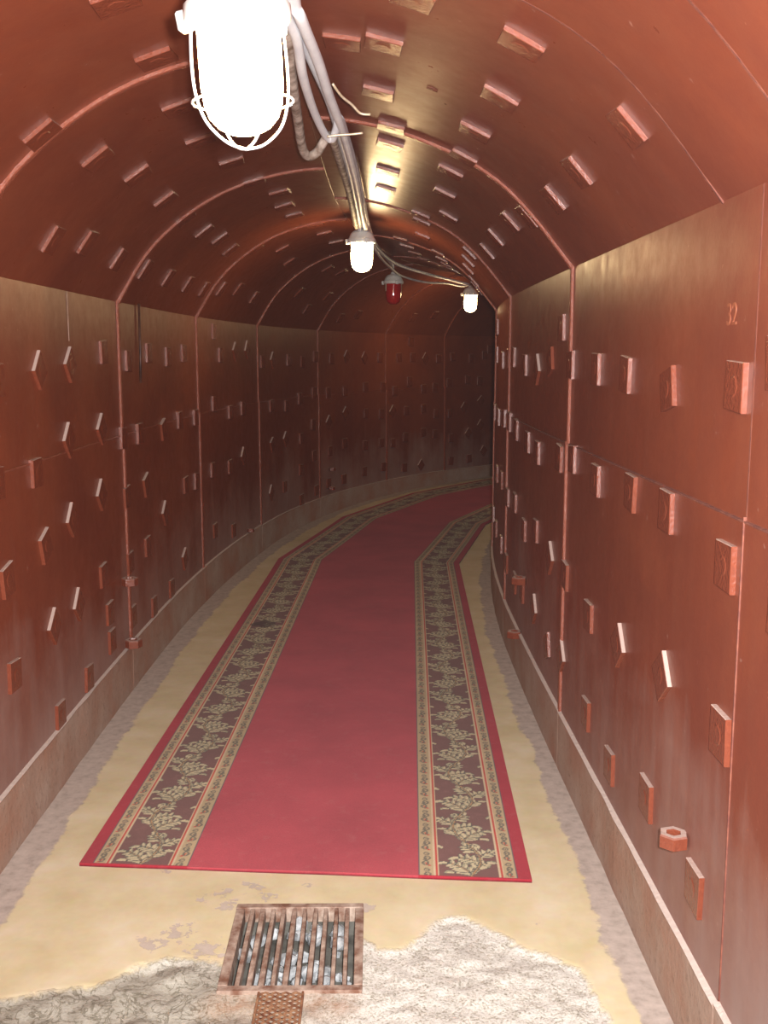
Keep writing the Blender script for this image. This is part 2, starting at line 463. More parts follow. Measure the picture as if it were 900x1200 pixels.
m_, _nt, _ns, _ls, _b = mat('lit_lamp_glass')
_b.inputs['Base Color'].default_value = (0.9, 0.9, 0.85, 1)
_b.inputs['Roughness'].default_value = 0.2
_b.inputs['Emission Color'].default_value = (*LAMP_COLOR, 1)
_b.inputs['Emission Strength'].default_value = LAMP_POWER
M_LIT = m_
m_, _nt, _ns, _ls, _b = mat('red_lamp_glass')
_n = noise_tex(_ns, _ls, _ns.new('ShaderNodeTexCoord').outputs['Object'], 8, 3)
_r = ramp(_ns, [(0.3, (0.42, 0.012, 0.014, 1)), (0.7, (0.55, 0.022, 0.02, 1))])
_ls.new(_n.outputs['Fac'], _r.inputs[0])
_ls.new(_r.outputs[0], _b.inputs['Base Color'])
_b.inputs['Roughness'].default_value = 0.08
_b.inputs['Transmission Weight'].default_value = 0.1
_b.inputs['Coat Weight'].default_value = 0.6
M_RED = m_


def carpet_material():
    m, nt, ns, ls, b = mat('woven_carpet')
    geo = ns.new('ShaderNodeNewGeometry')
    pos = geo.outputs['Position']
    a = node(ns, 'ShaderNodeVertexColor', layer_name='Col')
    n1 = noise_tex(ns, ls, pos, 2.6, 5, 0.6)
    n2 = noise_tex(ns, ls, pos, 380, 2, 0.5)
    n3 = noise_tex(ns, ls, pos, 24, 4, 0.6)
    s1 = ramp(ns, [(0.3, g(0.85)), (0.7, g(1.1))])
    ls.new(n1.outputs['Fac'], s1.inputs[0])
    s2 = ramp(ns, [(0.3, g(0.88)), (0.7, g(1.1))])
    ls.new(n2.outputs['Fac'], s2.inputs[0])
    col = mixc(ns, ls, 1.0, a.outputs['Color'], s1.outputs[0], 'MULTIPLY')
    col = mixc(ns, ls, 1.0, col, s2.outputs[0], 'MULTIPLY')
    # worn, dusty spots
    f = ramp(ns, [(0.55, g(0)), (0.75, g(1))])
    ls.new(n3.outputs['Fac'], f.inputs[0])
    col = mixc(ns, ls, mathn(ns, ls, 'MULTIPLY', f.outputs[0], 0.12), col, srgb(190, 140, 135))
    ls.new(col, b.inputs['Base Color'])
    b.inputs['Roughness'].default_value = 0.95
    b.inputs['Specular IOR Level'].default_value = 0.1
    b.inputs['Sheen Weight'].default_value = 0.09
    b.inputs['Sheen Roughness'].default_value = 0.6
    bp = node(ns, 'ShaderNodeBump', Strength=0.4, Distance=0.003)
    ls.new(n2.outputs['Fac'], bp.inputs['Height'])
    ls.new(bp.outputs[0], b.inputs['Normal'])
    return m


M_CARPET = carpet_material()


# ------------------------------------------------------------------ object helpers
def link(name, me, m=None, parent=None):
    o = bpy.data.objects.new(name, me)
    COL.objects.link(o)
    if m and me:
        me.materials.append(m)
    if parent:
        o.parent = parent
    return o


def mesh(name, vs_, fs, smooth=False):
    me = bpy.data.meshes.new(name)
    me.from_pydata([tuple(v) for v in vs_], [], fs)
    me.update()
    if smooth:
        me.polygons.foreach_set('use_smooth', [True] * len(me.polygons))
    return me


def tag(o, label=None, cat=None, group=None, kind=None):
    for k, v in (('label', label), ('category', cat), ('group', group), ('kind', kind)):
        if v:
            o[k] = v
    return o


def empty(name, loc=(0, 0, 0)):
    o = bpy.data.objects.new(name, None)
    COL.objects.link(o)
    o.location = loc
    return o


def solid_grid(inner, outer, ni, nj):
    """closed slab from two (ni x nj) point grids; inner faces look along the inner side"""
    vs_ = [inner(i, j) for i in range(ni) for j in range(nj)] + [outer(i, j) for i in range(ni) for j in range(nj)]
    o = ni * nj
    fs = []
    for i in range(ni - 1):
        for j in range(nj - 1):
            a = i * nj + j
            fs.append((a, a + 1, a + nj + 1, a + nj))
            fs.append((o + a, o + a + nj, o + a + nj + 1, o + a + 1))
    for i in range(ni - 1):
        a, b2 = i * nj, (i + 1) * nj
        fs.append((a, b2, o + b2, o + a))
        a, b2 = i * nj + nj - 1, (i + 1) * nj + nj - 1
        fs.append((a, o + a, o + b2, b2))
    for j in range(nj - 1):
        fs.append((j, o + j, o + j + 1, j + 1))
        a = (ni - 1) * nj + j
        fs.append((a, a + 1, o + a + 1, o + a))
    return vs_, fs


def fix_normals(me):
    bm = bmesh.new()
    bm.from_mesh(me)
    bmesh.ops.recalc_face_normals(bm, faces=bm.faces)
    bm.to_mesh(me)
    bm.free()
    return me


def tube_mesh(name, pts, r, seg=8, taper=None):
    pts = [Vector(p) for p in pts]
    n = len(pts)
    vs_, fs = [], []
    prev = None
    for i, p in enumerate(pts):
        t = (pts[min(i + 1, n - 1)] - pts[max(i - 1, 0)]).normalized()
        if prev is None:
            a = t.orthogonal().normalized()
        else:
            a = (prev - t * prev.dot(t)).normalized()
        prev = a
        b2 = t.cross(a)
        rr = r if taper is None else r * taper(i / (n - 1))
        for k in range(seg):
            w = 2 * math.pi * k / seg
            vs_.append(p + a * (math.cos(w) * rr) + b2 * (math.sin(w) * rr))
    for i in range(n - 1):
        for k in range(seg):
            k2 = (k + 1) % seg
            fs.append((i * seg + k, i * seg + k2, (i + 1) * seg + k2, (i + 1) * seg + k))
    fs.append(tuple(range(seg))[::-1])
    fs.append(tuple((n - 1) * seg + k for k in range(seg)))
    return mesh(name, vs_, fs, True)


def smooth_path(pts, sub=6):
    pts = [Vector(p) for p in pts]
    out = []
    for i in range(len(pts) - 1):
        p0, p1, p2, p3 = pts[max(i - 1, 0)], pts[i], pts[i + 1], pts[min(i + 2, len(pts) - 1)]
        for k in range(sub):
            t = k / sub
            out.append(0.5 * (2 * p1 + (p2 - p0) * t + (2 * p0 - 5 * p1 + 4 * p2 - p3) * t * t + (3 * p1 - p0 - 3 * p2 + p3) * t ** 3))
    out.append(pts[-1])
    return out


def lathe_mesh(name, prof, seg=24, smooth=True):
    vs_, fs = [], []
    for (r, z) in prof:
        for k in range(seg):
            w = 2 * math.pi * k / seg
            vs_.append((r * math.cos(w), r * math.sin(w), z))
    n = len(prof)
    for i in range(n - 1):
        for k in range(seg):
            k2 = (k + 1) % seg
            fs.append((i * seg + k, i * seg + k2, (i + 1) * seg + k2, (i + 1) * seg + k))
    fs.append(tuple(range(seg))[::-1])
    fs.append(tuple((n - 1) * seg + k for k in range(seg)))
    me = mesh(name, vs_, fs, smooth)
    return fix_normals(me)


# ------------------------------------------------------------------ walls and vault: steel plates between joint strips
RIBS = {-1: [-2.2, -0.4, 1.3, 3.0, 4.86, 6.6, 8.27, 9.8, 11.2, 12.3, 13.8, 15.4, 17.0],
        1: [-2.2, -1.4, 0.2, 2.02, 3.88, 5.78, 7.5, 9.1, 10.8, 12.5, 14.2, 15.8, 17.0]}
CRIBS = {-1: RIBS[-1], 1: [-2.2, -1.4, 0.2, 2.25, 3.88, 5.78, 7.5, 9.1, 10.8, 12.5, 14.2, 15.8, 17.0]}
THK = 0.014
walls = {-1: tag(empty('wall_left', P(0, -HW, 0)), kind='structure'), 1: tag(empty('wall_right', P(0, HW, 0)), kind='structure')}
ceiling = tag(empty('ceiling', P(0, 0, 2.45)), kind='structure')


def keep(o, parent):
    o.parent = parent
    o.matrix_parent_inverse = Matrix.Translation(parent.location).inverted()
    return o


def strip_mesh(name, path_fn, n, half, proud, s, jitter=0.0012):
    """batten along path_fn(t)->(u,z,nu,nz) at station s"""
    vs_, fs = [], []
    for i in range(n):
        t = i / (n - 1)
        u, z, nu, nz = path_fn(t)
        for k, (ds, up) in enumerate(((-half, -0.004), (-half, proud), (-half * .6, proud + (.002 if proud > .004 else 0)), (half * .6, proud + (.002 if proud > .004 else 0)), (half, proud), (half, -0.004))):
            jj = noise.noise(Vector((s * 7 + k * 3.1, t * n * 0.6, k))) * jitter * 2
            vs_.append(P(s + ds + (jj if k in (0, 1, 2) else 0), u + nu * (up + jj * .4), z + nz * (up + jj * .4)))
    for i in range(n - 1):
        for k in range(6):
            k2 = (k + 1) % 6
            fs.append((i * 6 + k, i * 6 + k2, (i + 1) * 6 + k2, (i + 1) * 6 + k))
    fs.append(tuple(range(6)))
    fs.append(tuple((n - 1) * 6 + k for k in range(6))[::-1])
    return fix_normals(mesh(name, vs_, fs))


plates = {('w', -1): [], ('w', 1): [], ('c', -1): [], ('c', 1): []}
for sd in (-1, 1):
    for a, b_ in zip(RIBS[sd][:-1], RIBS[sd][1:]):
        n = max(3, int((b_ - a) / 0.15) + 1)
        for part, (z0, z1, off) in enumerate(((0.2, SEAM[sd], 0.004), (SEAM[sd], SPRING[sd] + .012, 0.0))):
            def inner(i, j, off=off, z0=z0, z1=z1):
                return P(a + (b_ - a) * i / (n - 1), sd * (HW - off), z0 + (z1 - z0) * j / 2)

            def outer(i, j, off=off, z0=z0, z1=z1):
                return P(a + (b_ - a) * i / (n - 1), sd * (HW - off + THK), z0 + (z1 - z0) * j / 2)
            v_, f_ = solid_grid(inner, outer, n, 3)
            o = link('wall_plate', fix_normals(mesh('wall_plate', v_, f_)), M_WALL)
            keep(o, walls[sd])
            plates[('w', sd)].append((a, b_, z0, z1, o))
    for a, b_ in zip(CRIBS[sd][:-1], CRIBS[sd][1:]):
        n = max(3, int((b_ - a) / 0.15) + 1)
        nj = 21

        def cu(j):
            return sd * (0.0 + (HW + .004) * j / (nj - 1))

        def cin(i, j):
            u = cu(j)
            return P(a + (b_ - a) * i / (n - 1), u, arch(min(max(u, -.96), .96)) - (0.006 if sd < 0 else 0.0))

        def cout(i, j):
            u = cu(j)
            nu, nz = arch_n(u)
            return P(a + (b_ - a) * i / (n - 1), u - nu * THK, arch(min(max(u, -.96), .96)) - nz * THK)
        v_, f_ = solid_grid(cin, cout, n, nj)
        me = fix_normals(mesh('ceiling_plate', v_, f_))
        o = link('ceiling_plate', me, M_CEIL)
        keep(o, ceiling)
        me.polygons.foreach_set('use_smooth', [True] * len(me.polygons))
        me.set_sharp_from_angle(angle=R(35))
        plates[('c', sd)].append((a, b_, 0, 0, o))
    # weld bead along the seam between lower and upper plates
    for a, b_ in zip(RIBS[sd][:-1], RIBS[sd][1:]):
        n = max(4, int((b_ - a) / 0.05))
        vs_, fs = [], []
        for i in range(n + 1):
            s = a + (b_ - a) * i / n
            j_ = .0015 * noise.noise(Vector((s * 13, sd, 2)))
            for du, dz in ((0, -.003), (.0055, -.002), (.0065, .002), (0, .003)):
                vs_.append(P(s, sd * (HW - du - max(j_, -.001)), SEAM[sd] + dz + j_))
        for i in range(n):
            for k in range(4):
                k2 = (k + 1) % 4
                fs.append((i * 4 + k, i * 4 + k2, i * 4 + 4 + k2, i * 4 + 4 + k))
        fs += [(0, 1, 2, 3), tuple(n * 4 + k for k in (3, 2, 1, 0))]
        keep(link('seam_bead', fix_normals(mesh('seam_bead', vs_, fs)), M_RIB if sd < 0 else M_SEAM), walls[sd])
    # joint strips
    for s in RIBS[sd][1:-1]:
        flush = (sd > 0 and s < 2.5)
        pr = 0.0004 if flush else 0.0085
        hf = 0.003 if flush else 0.013
        for (z0, z1, ds) in ((LEDGE - .02, SEAM[sd] + .01, 0.004), (SEAM[sd] - .005, SPRING[sd] + .01, -0.003)):
            me = strip_mesh('joint_strip', lambda t: (sd * HW, z0 + (z1 - z0) * t, -sd, 0), 26, hf, pr + (.004 if ds > 0 else 0), s + (0 if flush else ds), 0.0 if flush else .0012)
            keep(link('joint_strip', me, M_SEAM if flush else M_RIB), walls[sd])
    for s in CRIBS[sd][1:-1] + ([1.8] if sd > 0 else []):
        flush = (sd > 0 and s < 2.5)
        pr = 0.0006 if flush else 0.0085

        def path(t):
            u = sd * (HW - (HW - .0) * t)
            nu, nz = arch_n(u)
            return u, arch(u), nu, nz
        me = strip_mesh('joint_strip', path, 44, 0.004 if flush else 0.012, pr + (.006 if sd < 0 else 0), s, 0.0 if flush else .0012)
        keep(link('joint_strip', me, M_SEAM if flush else M_RIB), ceiling)

# tunnel ends (round the bend and behind the photographer): plain bulkheads
for s, nm in ((-2.2, 'wall_back'), (16.9, 'wall_front')):
    pts = [P(s, -.97, -.02)] + [P(s, u, arch(u) + .005) for u in [(-.96 + 1.92 * k / 24) for k in range(25)]] + [P(s, .97, -.02)]
    d, _ = axes(s)
    d = d * (-.02 if s < 0 else .02)
    n = len(pts)
    vs_ = pts + [p + d for p in pts]
    fs = [tuple(range(n)), tuple(range(2 * n - 1, n - 1, -1))] + [(i, (i + 1) % n, n + (i + 1) % n, n + i) for i in range(n)]
    tag(link(nm, fix_normals(mesh(nm, vs_, fs)), M_CEIL), kind='structure')


# kerb along the foot of each wall
for sd, nm in ((-1, 'baseboard_left'), (1, 'baseboard_right')):
    root = tag(empty(nm, P(0, sd * .95, 0)), kind='structure')
    cuts = RIBS[sd]
    for ci, (a, b_) in enumerate(zip(cuts[:-1], cuts[1:])):
        n = max(4, int((b_ - a) / 0.06))
        vs_, fs = [], []
        hgt = LEDGE + (0.004 * ((ci * 7) % 3 - 1))
        for i in range(n + 1):
            s = a + .002 + (b_ - a - .004) * i / n
            wv = 0.0035 * noise.noise(Vector((s * 6, sd * 5, 0)))
            lip = 0.020 + 0.006 * noise.noise(Vector((s * 4, sd * 9, 3)))
            if sd > 0 and s < 2.15:
                lip *= max(0.1, (s - 1.7) / .45) if s > 1.7 else .1
            fz = floor_z(s) - .03
            for (du, z) in ((0.004 + wv * .5, fz), (0.004 + wv, .10), (0.002 + wv, hgt - .012), (-0.001 + wv, hgt - .003), (lip - .004, hgt), (0.05, hgt - .004), (0.05, fz)):
                vs_.append(P(s, sd * (.942 + du), z))
        for i in range(n):
            for k in range(7):
                k2 = (k + 1) % 7
                fs.append((i * 7 + k, i * 7 + k2, (i + 1) * 7 + k2, (i + 1) * 7 + k))
        fs.append(tuple(range(7)))
        fs.append(tuple(n * 7 + k for k in range(7))[::-1])
        keep(link('kerb_block', fix_normals(mesh('kerb_block', vs_, fs)), M_KERB), root)


# ------------------------------------------------------------------ bolted plates on walls and vault
def lug_mesh(seed):
    rn = random.Random(seed)
    h = 0.05
    co = [(-h, -h), (h, -h), (h, h), (-h, h)]
    co = [(x + rn.uniform(-.003, .003), y + rn.uniform(-.003, .003)) for x, y in co]
    vs_, fs = [], []
    for z, k in ((-0.006, 1.0), (0.0105, 1.0), (0.012, 0.975)):
        vs_ += [(x * k, y * k, z) for x, y in co]
    for r_ in range(2):
        for k in range(4):
            k2 = (k + 1) % 4
            fs.append((r_ * 4 + k, r_ * 4 + k2, (r_ + 1) * 4 + k2, (r_ + 1) * 4 + k))
    fs.append((8, 9, 10, 11))
    fs.append((3, 2, 1, 0))
    b0 = len(vs_)
    for z, r_ in ((0.0118, 0.024), (0.0132, 0.020)):
        vs_ += [(r_ * math.cos(k * math.pi / 4), r_ * math.sin(k * math.pi / 4), z) for k in range(8)]
    for k in range(8):
        k2 = (k + 1) % 8
        fs.append((b0 + k, b0 + k2, b0 + 8 + k2, b0 + 8 + k))
    fs.append(tuple(b0 + 8 + k for k in range(8)))
    me = mesh('bolt_plate', vs_, fs)
    me.materials.append(M_LUG)
    return me


LUGM = [lug_mesh(k) for k in range(5)]


def find_plate(key, s, z=None):
    for a, b_, z0, z1, o in plates[key]:
        if a <= s <= b_ and (z is None or z0 <= z <= z1):
            return o
    return plates[key][-1][4]


def add_child(name, me, mw, parent):
    o = bpy.data.objects.new(name, me)
    COL.objects.link(o)
    o.parent = parent
    # plate -> wall root: both carry translation only
    o.matrix_parent_inverse = Matrix.Identity(4)
    o.matrix_basis = mw
    return o


def frame_on(kind, sd, s, v, proud=0.0, rot=0.0):
    t, nrm = axes(s)
    if kind == 'w':
        off = 0.004 if v < SEAM[sd] else 0
        n = -sd * nrm
        p = P(s, sd * (HW - off - proud), v)
        up = Vector((0, 0, 1))
    else:
        nu, nz = arch_n(v)
        n = nrm * nu + Vector((0, 0, nz))
        p = P(s, v + nu * proud, arch(v) + nz * proud - (0.006 if v < 0 else 0))
        up = n.cross(t)
    x = up.cross(n).normalized()
    y = n.cross(x)
    m = Matrix((x, y, n)).transposed().to_4x4() @ Matrix.Rotation(R(rot), 4, 'Z')
    m.translation = p
    return m


cnt = 0


def put_lug(kind, sd, s, v, rot):
    global cnt
    cnt += 1
    rn = random.Random(cnt)
    mw = frame_on(kind, sd, s, v, 0.0, rot + rn.uniform(-4, 4))
    add_child('bolt_plate', LUGM[cnt % 5], mw, find_plate((kind, sd), s, v if kind == 'w' else None))


for s, z, r_ in LUGS_LEFT:
    put_lug('w', -1, s, z, r_)
for s, z, r_ in LUGS_RIGHT:
    put_lug('w', 1, s, z, r_)
for s, u, r_ in LUGS_CEILING:
    put_lug('c', -1 if u < 0 else 1, s, u, r_)
# the same rows carried on beside the photographer
for k in range(4):
    s = 1.35 - .43 * k
    for z in (.4, .8, 1.18, 1.56):
        put_lug('w', 1, s, z, 0)
    for z in (.29, .6, .9, 1.22, 1.56):
        put_lug('w', -1, 2.85 - .43 * k, z, 0)
for s in (8.0, 8.45, 8.9, 9.4, 9.9, 10.4):
    for z in (.5, .87, 1.24, 1.6):
        put_lug('w', 1, s, z, 0)
for s in (7.4, 7.9, 8.4, 8.9, 9.4, 10.0):
    for u in (.29, .55, .8):
        put_lug('c', 1, s, u, 0)


# hexagonal nuts standing on the walls
def nut_mesh():
    vs_, fs = [], []
    ro, ri, h = 0.036, 0.017, 0.032
    rings = [(ro, 0), (ro, h - .004), (ro * .93, h), (ri * 1.1, h), (ri, h - .004), (ri, h - .018)]
    for r_, z in rings:
        vs_ += [(r_ * math.cos(k * math.pi / 3), r_ * math.sin(k * math.pi / 3), z) for k in range(6)]
    for i in range(len(rings) - 1):
        for k in range(6):
            k2 = (k + 1) % 6
            fs.append((i * 6 + k, i * 6 + k2, (i + 1) * 6 + k2, (i + 1) * 6 + k))
    fs.append(tuple(range(6))[::-1])
    fs.append(tuple(30 + k for k in range(6)))
    me = fix_normals(mesh('hex_nut', vs_, fs))
    me.materials.append(M_NUT)
    return me


M_NUT = M_LUG
NUT = nut_mesh()
for sd, s, z, sc in ((1, 2.29, .475, 1.0), (1, 4.90, .53, 1.05), (1, 5.04, .225, 1.05), (-1, 4.76, .555, 1.1), (-1, 4.78, .25, 1.15), (-1, 10.04, .49, .95), (-1, 10.02, .30, .95), (-1, 7.88, .26, .8)):
    pl = find_plate(('w', sd), s, z)
    mw = Matrix.Translation(P(s, sd * (HW - .034 * sc), z - .016)) @ Matrix.Rotation(-heading(s) + .26, 4, 'Z') @ Matrix.Scale(sc, 4)
    add_child('hex_nut', NUT, mw, pl)


# stencilled marks and drips
def text_mesh(txt, size):
    cu = bpy.data.curves.new('mark', 'FONT')
    cu.body = txt
    cu.size = size
    cu.extrude = 0.0006
    cu.align_x = 'CENTER'
    o = bpy.data.objects.new('mark', cu)
    COL.objects.link(o)
    bpy.context.view_layer.update()
    me = bpy.data.meshes.new_from_object(o.evaluated_get(bpy.context.evaluated_depsgraph_get()))
    bpy.data.objects.remove(o)
    return me


for txt, kind, sd, s, v, size, mt in (('32', 'w', 1, 2.16, 1.665, .065, M_MARK), ('5', 'w', 1, 4.16, 1.70, .06, M_MARK), ('H', 'c', 1, 3.18, .38, .05, M_MARK_DARK)):
    me = text_mesh(txt, size)
    me.materials.clear()
    me.materials.append(mt)
    add_child('stencil_mark', me, frame_on(kind, sd, s, v, .0012), find_plate((kind, sd), s, v if kind == 'w' else None))
# thin rod hanging on the left wall and a paint drip beside it
rod = tube_mesh('rod', [P(5.24, -HW + .012, 1.86), P(5.23, -HW + .013, 1.6), P(5.22, -HW + .012, 1.47)], .006, 8)
o = link('hanging_rod', rod, M_ROD)
keep(o, walls[-1])
dv, df = [], []
for i in range(9):
    t = i / 8
    w = .010 * (1 - t) + .003
    for k in (-1, 1):
        dv.append(P(4.09 + k * w, -HW + .0015, 1.85 - .19 * t))
    dv.append(P(4.09, -HW + .004, 1.85 - .19 * t))
for i in range(8):
    a = i * 3
    df += [(a, a + 2, a + 5, a + 3), (a + 2, a + 1, a + 4, a + 5)]
o = link('paint_drip', mesh('paint_drip', dv, df), M_DRIP)
keep(o, walls[-1])

# ------------------------------------------------------------------ floor with broken concrete and a drain pit
GR = dict(s0=2.425, s1=2.845, u0=-.178, u1=.186)
BROKEN = [(-.99, 2.36), (-.80, 2.39), (-.723, 2.40), (-.605, 2.44), (-.501, 2.455), (-.444, 2.50), (-.401, 2.555), (-.328, 2.585), (-.25, 2.575), (-.20, 2.56), (-.14, 2.5), (.14, 2.5),
          (.195, 2.665), (.236, 2.615), (.294, 2.615), (.343, 2.665), (.397, 2.755), (.44, 2.785), (.485, 2.78), (.583, 2.68), (.622, 2.62), (.686, 2.585), (.765, 2.52), (.782, 2.38), (.802, 2.28), (.83, 1.9),
          (.9, 0.6), (.6, -.4), (-.5, -.6), (-.99, .2)]


def poly_sd(u, s):
    ins = False
    best = 9
    n = len(BROKEN)
    for i in range(n):
        x0, y0 = BROKEN[i]
        x1, y1 = BROKEN[(i + 1) % n]
        if (y0 > s) != (y1 > s) and u < (x1 - x0) * (s - y0) / (y1 - y0) + x0:
            ins = not ins
        dx, dy = x1 - x0, y1 - y0
        t = min(max(((u - x0) * dx + (s - y0) * dy) / (dx * dx + dy * dy), 0), 1)
        best = min(best, math.hypot(u - x0 - dx * t, s - y0 - dy * t))
    return best if ins else -best


PEELS = [(-.388, 2.66, .045), (-.325, 2.70, .05), (-.226, 2.92, .035), (-.281, 2.90, .03), (-.432, 3.06, .02), (.689, 2.74, .008), (-.25, 2.62, .06), (-.2, 2.86, .04), (.2, 2.84, .03), (-.15, 2.96, .04), (-.1, 2.9, .03), (.02, 2.96, .02)]
us = [-.985 + 1.97 * k / 164 for k in range(165)]
ss = [-2.2 + .1 * k for k in range(38)] + [1.6 + .012 * k for k in range(134)]
x_ = ss[-1]
while x_ < 16.9:
    x_ += .04 if x_ < 4 else .1
    ss.append(x_)
fv, edge, brk, peel, wet, rust = [], [], [], [], [], []
for s in ss:
    near = s < 3.25
    for u in us:
        sdist = poly_sd(u, s) if near else -1.0
        z = floor_z(s)
        p = P(s, u, 0)
        if sdist > -.03:
            q = Vector((p.x * 9, p.y * 9, 0))
            rgh = noise.fractal(q, 0.9, 2.1, 4)
            k = min(max((sdist + .004 + rgh * .012) / .018, 0), 1)
            left = 1.0 if u < 0 else max(0.3, 1 - u * 2)
            vor = noise.voronoi(Vector((p.x * 11, p.y * 11, 1)))[0]
            gd = math.hypot(max(GR['u0'] - u, 0, u - GR['u1']), max(GR['s0'] - s, 0, s - GR['s1']))
            gk = min(1, .25 + gd / .12)
            z += gk * k * (-.007 + rgh * .006 + (.35 - vor[0]) * (.022 if u < .05 else .006) + noise.noise(q * 4) * .004 + noise.noise(q * 9) * .003)
        z += noise.noise(Vector((p.x * 2, p.y * 2, 4))) * .0015
        fv.append((p.x, p.y, z))
        # positive on the painted strip
        lim_l = .838 + .02 * noise.noise(Vector((s * 2.1, 0, 0)))
        lim_r = .868 + .02 * noise.noise(Vector((s * 2.1, 7, 0)))
        edge.append(min(u + lim_l, lim_r - u))
        brk.append(sdist)
        pk = 0.0
        if near:
            for (pu, ps, pr) in PEELS:
                pk = max(pk, 1 - math.hypot(u - pu, s - ps) / (pr * 2.2))
        peel.append(max(pk, 0) * .75)
        wet.append(min(max((.22 - u) * 2.2, 0), 1) * min(max((2.75 - s) * 4, 0), 1) if near else 0.0)
        rd = math.hypot(max(GR['u0'] + .02 - u, 0, u - GR['u1'] + .06) * 1.4, (s - 2.38) * 1.4)
        rust.append(min(max(1 - rd / .12, 0), 1) if near else 0.0)
ff = []
nu_ = len(us)
for i in range(len(ss) - 1):
    for j in range(nu_ - 1):
        cs, cu_ = (ss[i] + ss[i + 1]) / 2, (us[j] + us[j + 1]) / 2
        if GR['s0'] + .012 < cs < GR['s1'] - .012 and GR['u0'] + .012 < cu_ < GR['u1'] - .012:
            continue
        a = i * nu_ + j
        ff.append((a, a + 1, a + nu_ + 1, a + nu_))
fme = mesh('floor', fv, ff, True)
for nm, dat in (('edge', edge), ('broken', brk), ('peel', peel), ('wet', wet), ('rust', rust)):
    at = fme.attributes.new(nm, 'FLOAT', 'POINT')
    at.data.foreach_set('value', dat)
floor = tag(link('floor', fme, M_FLOOR), kind='structure')

# pit under the grate
d = .09
c4 = [(GR['s0'] + .006, GR['u0'] + .006), (GR['s0'] + .006, GR['u1'] - .006), (GR['s1'] - .006, GR['u1'] - .006), (GR['s1'] - .006, GR['u0'] + .006)]
pv = [P(s, u, -.032) for s, u in c4] + [P(s, u, -d) for s, u in c4] + [P(s + (.02 if s > 2.6 else -.02), u + (.02 if u > 0 else -.02), -.034) for s, u in c4] + [P(s + (.02 if s > 2.6 else -.02), u + (.02 if u > 0 else -.02), -d - .02) for s, u in c4]
pf = [(0, 1, 5, 4), (1, 2, 6, 5), (2, 3, 7, 6), (3, 0, 4, 7), (4, 5, 6, 7), (8, 12, 13, 9), (9, 13, 14, 10), (10, 14, 15, 11), (11, 15, 12, 8), (12, 15, 14, 13), (0, 8, 9, 1), (1, 9, 10, 2), (2, 10, 11, 3), (3, 11, 8, 0)]
pit = link('drain_pit', mesh('drain_pit', pv, pf), M_PIT, floor)


# rubble lying in the pit
def stone(seed, r_):
    rn = random.Random(seed)
    bm = bmesh.new()
    bmesh.ops.create_icosphere(bm, subdivisions=1, radius=r_)
    for v in bm.verts:
        v.co *= rn.uniform(.7, 1.15)
        v.co.z *= .7
    me = bpy.data.meshes.new('stone')
    bm.to_mesh(me)
    bm.free()
    me.materials.append(M_RUBBLE)
    return me


rn = random.Random(3)
sv, sf = [], []
for k in range(70):
    me = stone(k, rn.uniform(.012, .032))
    c = P(rn.uniform(GR['s0'] + .04, GR['s1'] - .04), rn.uniform(GR['u0'] + .04, GR['u1'] - .04), -d + rn.uniform(.005, .06))
    b0 = len(sv)
    sv += [v.co + c for v in me.vertices]
    sf += [tuple(b0 + i for i in p_.vertices) for p_ in me.polygons]
    bpy.data.meshes.remove(me)
rub = tag(link('rubble', mesh('rubble', sv, sf), M_RUBBLE), 'grey rubble lying in the pit under the drain grate', 'rubble', kind='stuff')

# grate: angle-iron frame with eleven flat bars
gs, gu = (GR['s0'] + GR['s1']) / 2, (GR['u0'] + GR['u1']) / 2
groot = tag(empty('drain_grate', P(gs, gu, 0)), 'rusty iron drain grate set in the broken floor', 'drain grate')
groot.rotation_euler.z = -heading(gs)
GL, GW = (GR['s1'] - GR['s0']) / 2 + .004, (GR['u1'] - GR['u0']) / 2 + .004


def box_mesh(name, x0, x1, y0, y1, z0, z1, bev=.0015, wob=0.0, seed=0):
    bm = bmesh.new()
    bmesh.ops.create_cube(bm, size=1)
    for v in bm.verts:
        v.co = Vector((x0 + (x1 - x0) * (v.co.x + .5), y0 + (y1 - y0) * (v.co.y + .5), z0 + (z1 - z0) * (v.co.z + .5)))
    if wob:
        rr = random.Random(seed)
        for v in bm.verts:
            v.co += Vector((rr.uniform(-wob, wob), rr.uniform(-wob, wob), rr.uniform(-wob, wob) * .5))
    if bev:
        bmesh.ops.bevel(bm, geom=bm.edges[:], offset=bev, segments=1, affect='EDGES')
    me = bpy.data.meshes.new(name)
    bm.to_mesh(me)
    bm.free()
    return me


for nm, (x0, x1, y0, y1) in (('frame_bar', (-GW, GW, -GL, -GL + .026)), ('frame_bar', (-GW, GW, GL - .026, GL)), ('frame_bar', (-GW, -GW + .026, -GL + .026, GL - .026)), ('frame_bar', (GW - .024, GW, -GL + .026, GL - .026))):
    link(nm, box_mesh(nm, x0, x1, y0, y1, -.04, .006, .002, .0015, int(x0 * 999)), M_RUST, groot)
NB = 10
for k in range(NB):
    x = -GW + .026 + (2 * GW - .05) * (k + .75) / (NB + .5)
    link('grate_bar', box_mesh('grate_bar', x - .0062, x + .0062, -GL + .02, GL - .02, -.03, .004, .0015, .0015, k), M_RUST, groot)

# strip of expanded metal lying in front of the grate
mroot = empty('expanded_metal_strip', P(2.34, -.02, 0))
tag(mroot, 'short rusty strip of diamond mesh in front of the drain grate', 'metal mesh')
mv, mf = [], []


